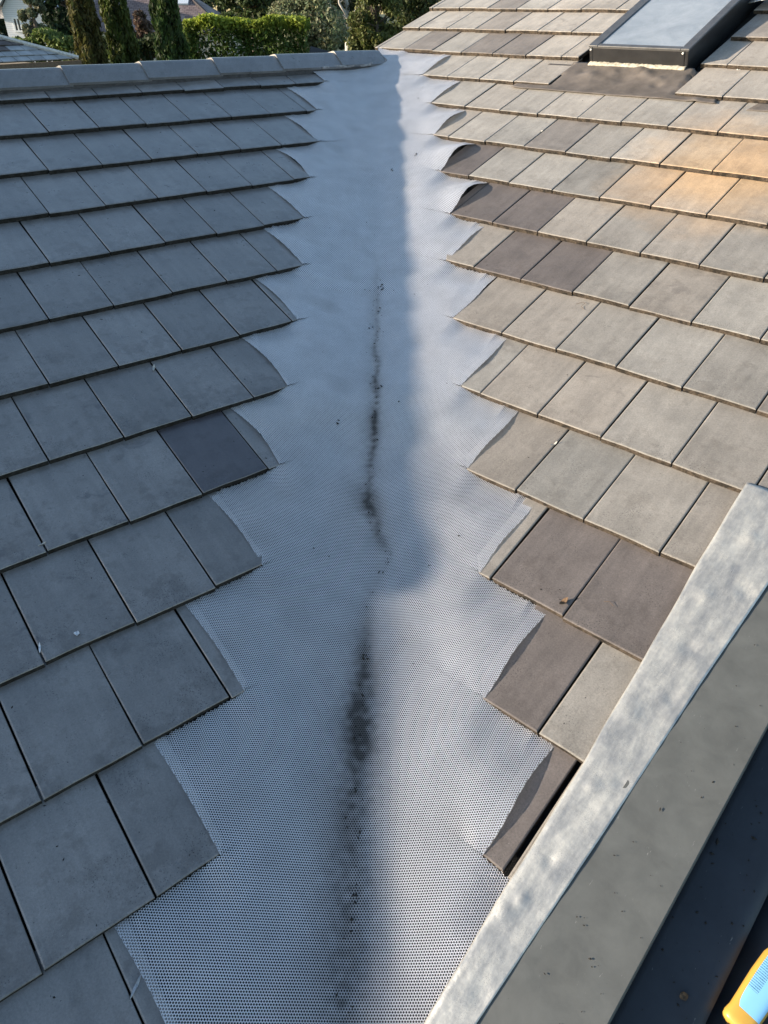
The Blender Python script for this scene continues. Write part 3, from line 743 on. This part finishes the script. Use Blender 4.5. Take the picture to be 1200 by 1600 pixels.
def leaf(name, side, px, py, length, width, ang, mat, label, cat, curl=.3, h=None):
    u, v = onp(px, py, side); U, V_, N = UVN[side]
    base = P(side, u, v, (tile_h(side, v) if h is None else h)+.003)
    x = U*math.cos(ang)+V_*math.sin(ang); y = np.cross(N, x); vs = []; n = 9
    for j in range(n):
        q = j/(n-1); wd = width*math.sin(math.pi*min(1, q*.96+.03))**.8*.5
        for e in (-1, -.4, .4, 1):
            vs.append(base+x*length*(q-.5)+y*wd*e+N*(curl*length*(q-.5)**2*.8+abs(e)*wd*.5+.002*math.sin(q*9+e)))
    vs += [p-N*.0008 for p in vs]; m = 4*n; f = []
    for j in range(n-1):
        for e in range(3):
            a = j*4+e; f += [(a, a+1, a+5, a+4), (a+m, a+4+m, a+5+m, a+1+m)]
        f += [(j*4, j*4+4, j*4+4+m, j*4+m), (j*4+3, j*4+3+m, j*4+7+m, j*4+7)]
    mesh_obj(name, vs, f, mat, True, label=label, cat=cat)
leaf('dry_leaf', 'L', 240, 570, .040, .010, 2.1, M_DRY, 'pale curled leaf on the tile left of valley middle', 'leaf', .5)
leaf('fallen_petal', 'L', 120, 990, .016, .014, .5, M_FLUFF, 'white petal on a large tile near the left edge', 'petal', .6)
leaf('white_fluff', 'L', 62, 1012, .034, .006, 1.9, M_FLUFF, 'white fluff caught in a tile joint near left edge', 'fluff', .3)
leaf('white_fluff', 'L', 66, 850, .026, .005, 3.0, M_DRY, 'small pale twig on tile joint at far left', 'twig', .2)
leaf('plastic_film', 'L', 212, 1540, .050, .008, 2.5, M_FILM, 'shred of clear film on lowest cut tile at left', 'film', .1)
leaf('dry_flake', 'R', 881, 941, .034, .016, 1.3, M_BROWN, 'brown bark flake standing in joint between two dark tiles', 'bark flake', 1.6)
leaf('dry_flake', 'R', 866, 690, .030, .006, 1.2, M_DRY, 'pale straw tuft in tile joint right of valley', 'straw', 1.2)
leaf('brown_leaf', 'R', 1075, 1550, .020, .017, .9, M_BROWN, 'small brown leaf lying in the dark gutter', 'leaf', .5, -.104)
leaf('dry_flake', 'R', 754, 1362-20, .014, .004, .4, M_DRY, 'pale splinter on the tip of the lowest cut tile', 'splinter', .6)
leaf('white_dab', 'R', 1155, 103, .02, .014, .2, M_WHITE, 'white dab of sealant on tile right of skylight', 'sealant dab', .2)
leaf('dry_stalk', 'R', 845, 203, .028, .008, .9, M_DRY, 'pale stalk on a tile below the skylight apron', 'stalk', .4)
leaf('mortar_chip', 'L', 478, 262, .024, .010, 2.4, M_DRY, 'pale chip beside the mesh edge on upper left', 'chip', .3)
def fibre(side, px, py, pts, label):
    u0, v0 = onp(px, py, side); mbb = MB()
    mbb.tube([P(side, u0+a, v0+b, tile_h(side, v0+b)+.003+c) for a, b, c in pts], .0006, 5)
    mbb.build('dry_fibre', M_BROWN, label=label, cat='fibre')
fibre('R', 900, 470, [(0, 0, 0), (.02, .02, .004), (.035, .012, .006), (.03, -.01, .004), (.05, -.02, 0)], 'thin curled brown fibre on sunlit tile right of valley')
fibre('R', 945, 955, [(-.02, .03, 0), (-.005, .036, .005), (.012, .028, .004)], 'thin brown straw on the big dark tile')

# ------------------------------------------------------------------ background: trees, hedge, houses
def mat_leaf():
    t = NT('foliage'); a = t.n('ShaderNodeAttribute', attribute_name='tint'); 
    m = t.fin(a.outputs['Color'], .6, 0., .25)
    tr = t.n('ShaderNodeBsdfTranslucent'); t.l(a.outputs['Color'], tr.inputs[0])
    mx = t.n('ShaderNodeMixShader'); mx.inputs[0].default_value = .3; t.l(t.b.outputs[0], mx.inputs[1]); t.l(tr.outputs[0], mx.inputs[2]); t.l(mx.outputs[0], t.o.inputs[0])
    return m
M_LEAF = mat_leaf(); M_BARK = mat_simple('bark', (.09, .07, .055), .95, nscale=6); M_PALE = mat_simple('pale_bark', (.42, .39, .35), .9, nscale=6)
def leaf_mesh(name, C, size, col, rng, upright=0., aspect=1.6, **k):
    n = len(C); d = rng.normal(size=(n, 3)); d[:, 2] += upright*2; d /= np.linalg.norm(d, axis=1)[:, None]
    e = rng.normal(size=(n, 3)); e -= (e*d).sum(1)[:, None]*d; e /= np.linalg.norm(e, axis=1)[:, None]
    sz = size*rng.uniform(.6, 1.4, n)[:, None]; nn = np.cross(d, e)
    V = np.stack([C-d*sz*aspect*.5, C+e*sz*.42+nn*sz*.12, C+d*sz*aspect*.5, C-e*sz*.42+nn*sz*.12], 1).reshape(-1, 3)
    me = bpy.data.meshes.new(name); me.vertices.add(4*n); me.vertices.foreach_set('co', V.astype(np.float32).ravel())
    me.loops.add(4*n); me.loops.foreach_set('vertex_index', np.arange(4*n, dtype=np.int32))
    me.polygons.add(n); me.polygons.foreach_set('loop_start', (np.arange(n)*4).astype(np.int32)); me.polygons.foreach_set('loop_total', np.full(n, 4, np.int32))
    me.update(calc_edges=True)
    at_ = me.attributes.new('tint', 'FLOAT_COLOR', 'POINT'); c4 = np.ones((n, 4)); c4[:, :3] = col; at_.data.foreach_set('color', np.repeat(c4, 4, 0).astype(np.float32).ravel())
    me.materials.append(M_LEAF); return link(bpy.data.objects.new(name, me), **k)
def cols(n, base, rng, var=.22):
    return np.clip(np.array(base)[None]*(1+rng.normal(0, var, n))[:, None]*(1+rng.normal(0, .07, (n, 3))), .004, .6)
def mpp(D): return float(np.linalg.norm(at(601, 40, D)-at(600, 40, D)))
def tree(name, label, cat, px, pytop, pybot, wpx, D, base, n, lsize, seed, group=None, pale=False, dens=1., deep=.8):
    rng = np.random.default_rng(seed); r = random.Random(seed)
    c = at(px, (pytop+pybot)/2, D); top = at(px, pytop, D)[2]; bot = at(px, pybot, D)[2]; R = wpx*mpp(D)/2
    foot = np.array([c[0], c[1], GZ]); o = empty(name, foot, label=label, cat=cat, group=group); m = Matrix.Translation([-float(q) for q in foot])
    mb = MB(); H = (top-bot)
    mid = np.array([c[0]+R*.1, c[1], bot+.25*H])
    mb.tube([foot-[0, 0, .1], (foot+mid)/2+[R*.08, 0, 0], mid, [c[0], c[1], top-.15*H]], [.04*H+.1, .03*H+.08, .03*H+.05, .02], 8)
    blobs = []
    for i in range(int(20*dens)):
        a = r.uniform(0, 6.28); q = r.random()**.5; z = r.uniform(.05, .97)
        pr = math.sin(math.pi*min(.97, z*.85+.14))**.7
        b = np.array([c[0]+R*.82*pr*q*math.cos(a), c[1]+R*.82*deep*pr*q*math.sin(a), bot+H*z]); rr = R*r.uniform(.2, .40)
        blobs.append((b, rr))
        mb.tube([mid+(0, 0, H*.3*z), (mid+b)/2+(0, 0, .06*H), b], [.025*R+.02, .018*R+.012, .006], 5)
    tk = mb.build('trunk', M_PALE if pale else M_BARK, True, parent=o); tk.matrix_parent_inverse = m
    nn = n//len(blobs); C = []; T = []
    for b, rr in blobs:
        d = rng.normal(size=(nn, 3)); d /= np.linalg.norm(d, axis=1)[:, None]
        C.append(b+d*(rr*rng.uniform(.45, 1.08, nn)**.6)[:, None]*np.array([1, 1, .8])); T.append(cols(nn, np.array(base)*rng.uniform(.75, 1.3), rng))
    cr = leaf_mesh('crown', np.concatenate(C), lsize, np.concatenate(T), rng, parent=o); cr.matrix_parent_inverse = m
    return o
def cypress(px, pybot, wpx, D, seed, label, base):
    rng = np.random.default_rng(seed); R = wpx*mpp(D)/2; c = at(px, pybot, D); foot = np.array([c[0], c[1], GZ]); H = 9.5
    o = empty('cypress_tree', foot, label=label, cat='cypress', group='pencil cypresses beyond the ridge'); m = Matrix.Translation([-float(q) for q in foot])
    mb = MB(); mb.tube([foot-[0, 0, .1], foot+[0, 0, H*.5], foot+[0, 0, H*.95]], [.12, .09, .02], 7); t = mb.build('trunk', M_BARK, parent=o); t.matrix_parent_inverse = m
    n = 15000; z = rng.uniform(.3, H, n); a = rng.uniform(0, 6.28, n)
    lump = 1+.13*np.cos(a*3+z*1.9+seed)+.09*np.cos(a*5-z*3.7)+.07*np.cos(a*2+z*6.1)
    rad = R*lump*np.interp(z, [0, 1, 5, 8, H], [.7, 1.02, 1., .7, .05])*rng.uniform(.72, 1.05, n)
    C = np.stack([foot[0]+rad*np.cos(a), foot[1]+rad*np.sin(a), GZ+z], 1)
    col = cols(n, base, rng, .3)*(.65+.7*np.clip(np.cos(a*4+z*2.3)*.5+.5, 0, 1))[:, None]
    cr = leaf_mesh('crown', C, .085, col, rng, upright=1.2, aspect=2.6, parent=o); cr.matrix_parent_inverse = m
cypress(143, 95, 42, 28, 1, 'brownish pencil cypress, leftmost of the three', (.075, .072, .022))
cypress(194, 95, 42, 29, 2, 'green pencil cypress, middle of the three', (.062, .082, .020))
cypress(270, 92, 44, 28, 3, 'dark green pencil cypress beside the clipped hedge', (.042, .070, .020))
def hedge(name, label, px0, px1, pytop, D, depth, base, n, seed, cat='hedge', lsize=.11, bulge=.25, sun_tint=None):
    rng = np.random.default_rng(seed); a = at(px0, pytop, D); b = at(px1, pytop, D); top = (a[2]+b[2])/2
    foot = np.array([(a[0]+b[0])/2, D+CAM[1], GZ]); o = empty(name, foot, label=label, cat=cat); m = Matrix.Translation([-float(q) for q in foot])
    y0 = a[1]
    q = rng.random(n); x = rng.uniform(a[0], b[0], n); z = rng.uniform(top-3.2, top, n); y = y0+rng.uniform(-.05, .35, n)
    lid = q < .35; y[lid] = y0+rng.uniform(0, depth, lid.sum()); z[lid] = top+rng.uniform(-.3, .06, lid.sum())
    le = q > .9; x[le] = a[0]+rng.uniform(-.1, .25, le.sum()); y[le] = y0+rng.uniform(0, depth, le.sum())
    L = bulge*(np.cos(x*2.1+seed)+np.cos(x*4.7+z*2)*.5)*.35; z = z+L*np.where(lid, 1, .6); y = y+.3*np.cos(x*3+z*2.7)*.4
    col = cols(n, base, rng, .25)
    if sun_tint: w = np.clip((z-(top-.55))/.55, 0, 1)**1.5*np.clip(1.25-(x-a[0])/(b[0]-a[0])*.6, .4, 1); col = col*(1-w[:, None])+np.array(sun_tint)*w[:, None]*rng.uniform(.6, 1.3, n)[:, None]  # sunlight painted as lime on the top leaves, strongest at the left
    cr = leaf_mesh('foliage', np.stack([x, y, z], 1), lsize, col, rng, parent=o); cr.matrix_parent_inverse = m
    mb = MB(); 
    for i in range(7):
        xx = a[0]+(b[0]-a[0])*(i+.5)/7; mb.tube([(xx, y0+depth*.5, GZ-.1), (xx, y0+depth*.5, top-.5)], [.08, .03], 6)
    st = mb.build('stems', M_BARK, parent=o); st.matrix_parent_inverse = m
hedge('clipped_hedge', 'tall clipped hedge with sunlit lime green top behind the ridge', 284, 478, 31, 36, 1.6, (.050, .085, .018), 16000, 5, sun_tint=(.30, .36, .045))
hedge('garden_bushes', 'low row of green bushes behind the slate roof', -30, 128, 60, 34, 1.6, (.11, .15, .04), 9000, 6, 'bushes', .12, .5)
hedge('dark_bushes', 'dark bushes between the cypress trunks', 150, 290, 66, 40, 1.6, (.035, .052, .02), 7000, 7, 'bushes', .13, .5)
tree('shrub_tree', 'grey green shrub in front of white house', 'shrub', 50, -14, 62, 46, 44, (.15, .165, .10), 6000, .13, 11)
tree('dark_conifer', 'dark dense tree right of the white house', 'tree', 100, -70, 70, 84, 62, (.022, .040, .020), 9000, .24, 12, dens=1.6)
tree('copper_shrub', 'purple brown shrub between the cypresses', 'shrub', 222, 22, 95, 52, 42, (.10, .07, .052), 6000, .12, 13)
tree('dark_tree', 'dark tree above the clipped hedge', 'tree', 385, -60, 60, 110, 62, (.06, .085, .03), 9000, .20, 14, dens=1.5)
tree('grey_green_tree', 'feathery grey green tree at right end of hedge', 'tree', 482, -22, 92, 132, 50, (.20, .22, .125), 15000, .13, 15, dens=2.2)
tree('olive_tree', 'olive green tree just left of the tiled verge', 'tree', 585, -40, 95, 96, 56, (.095, .11, .035), 11000, .15, 16, dens=1.6)
tree('olive_tree', 'dark olive tree behind the verge of sunlit slope', 'tree', 655, -70, 80, 120, 66, (.065, .08, .028), 11000, .18, 17, dens=1.6)
gum = tree('pale_branched_tree', 'tall tree with bare pale branches above grey green tree', 'tree', 532, -120, 40, 150, 74, (.050, .062, .025), 8000, .2, 18, pale=True, dens=1.2)
mb = MB(); r = random.Random(4)
for (pts, rad) in (([(560, 60), (545, 30), (520, 14), (505, 9)], .14), ([(545, 30), (530, 5), (528, -20)], .12), ([(520, 14), (512, 2), (518, -12)], .08), ([(560, 60), (548, 45), (552, 20), (575, -10)], .10), ([(530, 5), (540, -4), (552, -8)], .06)):
    mb.tube([at(x, y, 70) for x, y in pts], [rad*(1-.2*i) for i in range(len(pts))], 6)
br = mb.build('bare_branch', M_PALE, True, parent=gum); br.matrix_parent_inverse = Matrix.Translation([-c for c in gum.location])
rng = np.random.default_rng(99); C = []
for i in range(140):
    b = at(rng.uniform(-260, 1500), 0, rng.uniform(105, 150)); rr = rng.uniform(3, 6); hh = rng.uniform(9, 15)
    d = rng.normal(size=(170, 3)); d /= np.linalg.norm(d, axis=1)[:, None]; C.append(np.array([b[0], b[1], GZ+hh*.55])+d*np.array([rr, rr, hh*.5])*rng.uniform(.6, 1, (170, 1)))
C = np.concatenate(C); leaf_mesh('distant_trees', C, .75, cols(len(C), (.035, .05, .025), rng, .3), rng, kind='stuff', label='far band of dark trees behind the houses')

# neighbour's slate roof at the far left
M_SLATE = mat_simple('pale_slate', (.30, .31, .33), .55, nscale=3, namt=.3, bump=.002)
M_SLATE2 = mat_simple('mossy_slate', (.10, .085, .085), .8, nscale=5, namt=.4, bump=.002)
M_WOOD = mat_simple('brown_fascia', (.11, .07, .045), .7)
A = at(122, 92.5, 20); d = CR@np.array([(-120-600)/FPX, -(105.5-800)/FPX, -1.]); B = CAM+d*((A[2]-CAM[2])/d[2])
e = (B-A); Le = float(np.linalg.norm(e)); e /= Le; hor = np.array([-e[1], e[0], 0]); hor *= np.sign(hor[1]); pit = math.radians(30)
up = hor*math.cos(pit)+np.array([0, 0, math.sin(pit)]); nn = np.cross(e, up); nn *= np.sign(nn[2])
nb = empty('slate_roof_house', [A[0]-2, A[1]+1, GZ], label='neighbouring hipped slate roof with brown fascia at left edge', cat='house'); NBM = Matrix.Translation([-float(nb.location[0]), -float(nb.location[1]), -GZ])
def nput(o): o.matrix_parent_inverse = NBM; return o
wmax = 2.6; hipk = 1.65
nput(mesh_obj('roof', [A, B, B+up*wmax+e*0, A+up*wmax+e*wmax*hipk], [(0, 1, 2, 3)], M_SLATE2, parent=nb))
rr = random.Random(6); g = .19; sw = .36
for row in range(13):
    w0 = row*g; x0 = hipk*w0
    q = x0+(.0 if row % 2 else .16)
    if q > x0+.1: q -= sw
    while q < Le:
        a, b = max(q+.008, x0+.02), min(q+sw-.008, Le)
        q += sw
        if b-a < .06: continue
        a2 = max(a, hipk*(w0+g)+.02)
        if a2 > b-.02: a2 = b-.02
        h = .012+rr.uniform(0, .012)
        vs = [A+e*a+up*w0+nn*(h+.018), A+e*b+up*w0+nn*(h+.018), A+e*b+up*(w0+g)+nn*.012, A+e*a2+up*(w0+g)+nn*.012]; vs += [p-nn*.016 for p in vs]
        nput(mesh_obj('slate', vs, [(0, 1, 2, 3), (7, 6, 5, 4), (0, 4, 5, 1), (1, 5, 6, 2), (2, 6, 7, 3), (3, 7, 4, 0)], M_SLATE2 if rr.random() < .16 else M_SLATE, parent=nb))
mb = MB(); mb.tube([A+nn*.04, A+up*wmax+e*wmax*hipk+nn*.04], .05, 6); nput(mb.build('hip_capping', mat_simple('pale_hip', (.5, .49, .48), .7), parent=nb))
mb = MB(); mb.box((A+B)/2-[0, 0, .09]-hor*.03, e*(Le/2+.02), hor*.05, (0, 0, .07)); nput(mb.build('gutter', M_WOOD, parent=nb))
mb = MB(); mb.box((A+B)/2+hor*2.4-[0, 0, (A[2]-GZ)/2+.1], e*(Le/2-.4), hor*2.0, (0, 0, (A[2]-GZ)/2)); nput(mb.build('wall', mw, parent=nb))
mesh_v = [A, A+up*wmax+e*wmax*hipk, A+hor*5.6-e*0]
nput(mesh_obj('hip_slope', mesh_v, [(0, 1, 2)], M_SLATE2, parent=nb))

# white weatherboard house
M_WB = NT('white_boards'); vv = M_WB.coord('Object'); wv = M_WB.n('ShaderNodeTexWave', wave_type='BANDS', bands_direction='Z'); wv.inputs['Scale'].default_value = 2.2; M_WB.l(vv, wv.inputs['Vector'])
M_WB = M_WB.fin(M_WB.mix((.66, .67, .70, 1), (.46, .47, .5, 1), M_WB.ramp(wv.outputs['Fac'], [(.0, 1.), (.12, 0.)])), .7)
M_ROOFW = mat_simple('pale_metal_roof', (.42, .43, .45), .5, nscale=2); M_PANE = mat_simple('dark_pane', (.03, .035, .045), .1, 0, .8, bump=0)
D = 74; wl, wr_ = at(9, 40, D), at(70, 40, D); ez = at(40, 14, D)[2]; ap = np.array([(wl[0]+wr_[0])/2, wl[1], at(40, -32, D)[2]])
wh = empty('white_house', [ap[0], ap[1], GZ], label='white weatherboard house with a tall window at top left', cat='house'); WM = Matrix.Translation([-float(ap[0]), -float(ap[1]), -GZ])
def hput(o): o.matrix_parent_inverse = WM; return o
y0 = float(wl[1])
hput(mesh_obj('wall', [(wl[0], y0, GZ), (wr_[0], y0, GZ), (wr_[0], y0, ez), (ap[0], y0, ap[2]), (wl[0], y0, ez), (wl[0], y0+9, GZ), (wr_[0], y0+9, GZ), (wr_[0], y0+9, ez), (ap[0], y0+9, ap[2]), (wl[0], y0+9, ez)], [(0, 1, 2, 3, 4), (0, 4, 9, 5), (1, 6, 7, 2), (5, 9, 8, 7, 6)], M_WB, parent=wh))
for sgn, ex in ((-1, wl), (1, wr_)):
    a = np.array([ap[0], y0-.5, ap[2]+.1]); b = np.array([ex[0]+sgn*.9, y0-.5, ez-.55]); dd = np.array([0, 10., 0])
    hput(mesh_obj('roof', [a, b, b+dd, a+dd, a-[0, 0, .16], b-[0, 0, .16], b+dd-[0, 0, .16], a+dd-[0, 0, .16]], [(0, 1, 2, 3), (7, 6, 5, 4), (0, 4, 5, 1), (1, 5, 6, 2)], M_ROOFW, parent=wh))
    mb = MB(); mb.box((a+b)/2-[0, .04, .08], (b-a)/2*1.01, (0, .04, 0), (0, 0, .16)); hput(mb.build('barge_board', mat_simple('white_trim', (.72, .72, .73), .6), parent=wh))
w0, w1 = at(20, 28, D), at(36, 49, D)
fr = empty('window', ((w0[0]+w1[0])/2, y0, (w0[2]+w1[2])/2), parent=wh); fr.matrix_parent_inverse = WM
FM = Matrix.Translation([-c for c in fr.location])@Matrix.Identity(4)
def wput(o): o.matrix_parent_inverse = FM; return o
hw, hh = abs(w1[0]-w0[0])/2, abs(w0[2]-w1[2])/2; cx, cz = (w0[0]+w1[0])/2, (w0[2]+w1[2])/2
mb = MB()
for sx in (-1, 1): mb.box((cx+sx*hw, y0-.05, cz), (.07, 0, 0), (0, .06, 0), (0, 0, hh+.07))
for sz in (-1, 1): mb.box((cx, y0-.05, cz+sz*hh), (hw-.071, 0, 0), (0, .058, 0), (0, 0, .07))
mb.box((cx, y0-.05, cz), (.05, 0, 0), (0, .05, 0), (0, 0, hh-.071))
wput(mb.build('frame', mat_simple('window_white', (.75, .75, .75), .5), parent=fr))
for sx in (-1, 1):
    mb = MB(); mb.box((cx+sx*hw/2, y0-.025, cz), (hw/2-.04, 0, 0), (0, .01, 0), (0, 0, hh-.06)); wput(mb.build('pane', M_PANE, parent=fr))

# house with the red brown roof
t = NT('red_brown_roof'); vv = t.coord('Object'); bk = t.n('ShaderNodeTexBrick'); bk.inputs['Scale'].default_value = 1.; bk.inputs['Brick Width'].default_value = .42; bk.inputs['Row Height'].default_value = .24; bk.inputs['Mortar Size'].default_value = .02
t.l(t.coord('UV'), bk.inputs['Vector']); bk.inputs['Color1'].default_value = (.24, .18, .17, 1); bk.inputs['Color2'].default_value = (.15, .11, .11, 1); bk.inputs['Mortar'].default_value = (.04, .03, .03, 1)
cc = t.mix(bk.outputs[0], (.30, .25, .24, 1), t.ramp(t.noise(t.coord('Object'), .5, 5, .6, 1.), [(.5, 0.), (.6, .6)]))
M_RB = t.fin(cc, .8)
D = 78; bl, brr = at(150, 66, D), at(352, 30, D); ez = at(240, 46, D)[2]
bh = empty('red_roof_house', [bl[0]+4, bl[1]+4, GZ], label='house with weathered red brown tiled roof behind the cypresses', cat='house'); BM = Matrix.Translation([-float(c) for c in bh.location])
def bput(o): o.matrix_parent_inverse = BM; return o
y0 = float(bl[1]); xl, xr = float(bl[0]), float(at(352, 26, D)[0]); pitb = math.tan(math.radians(33)); run = 5.2
ezr = at(330, 26, D)[2]
f1 = [(xl-8, y0, ezr-1.2), (xr, y0, ezr-1.2), (xr-run, y0+run, ezr-1.2+run*pitb), (xl-8, y0+run, ezr-1.2+run*pitb)]
rf = bput(mesh_obj('roof', f1+[(xr, y0+2*run, ezr-1.2)], [(0, 1, 2, 3), (1, 4, 2)], M_RB, parent=bh))
ul = rf.data.uv_layers.new(name='UVMap')
for lp in rf.data.loops:
    c = rf.data.vertices[lp.vertex_index].co; ul.data[lp.index].uv = (c[0]+(c[1] if lp.index > 3 else 0), c[2]*1.8)
bput(mesh_obj('wall', [(xl-7.5, y0+.4, GZ), (xr-.5, y0+.4, GZ), (xr-.5, y0+.4, ezr-1.2), (xl-7.5, y0+.4, ezr-1.2), (xr-.5, y0+9, GZ), (xr-.5, y0+9, ezr-1.2)], [(0, 1, 2, 3), (1, 4, 5, 2)], mat_simple('cream_wall', (.55, .50, .42), .85), parent=bh))
mb = MB(); mb.tube([f1[1], f1[2]], .14, 6); bput(mb.build('hip_capping', M_RB, parent=bh))
sc_ = np.array([xr-4.6, y0+3.6, ezr-1.2+3.6*pitb+.06]); mb = MB(); mb.box(sc_, (.55, 0, 0), (0, .5, .5*pitb), (0, -.06, .09)); bput(mb.build('roof_window', mat_simple('pale_glass', (.6, .65, .7), .2, bump=0), parent=bh))
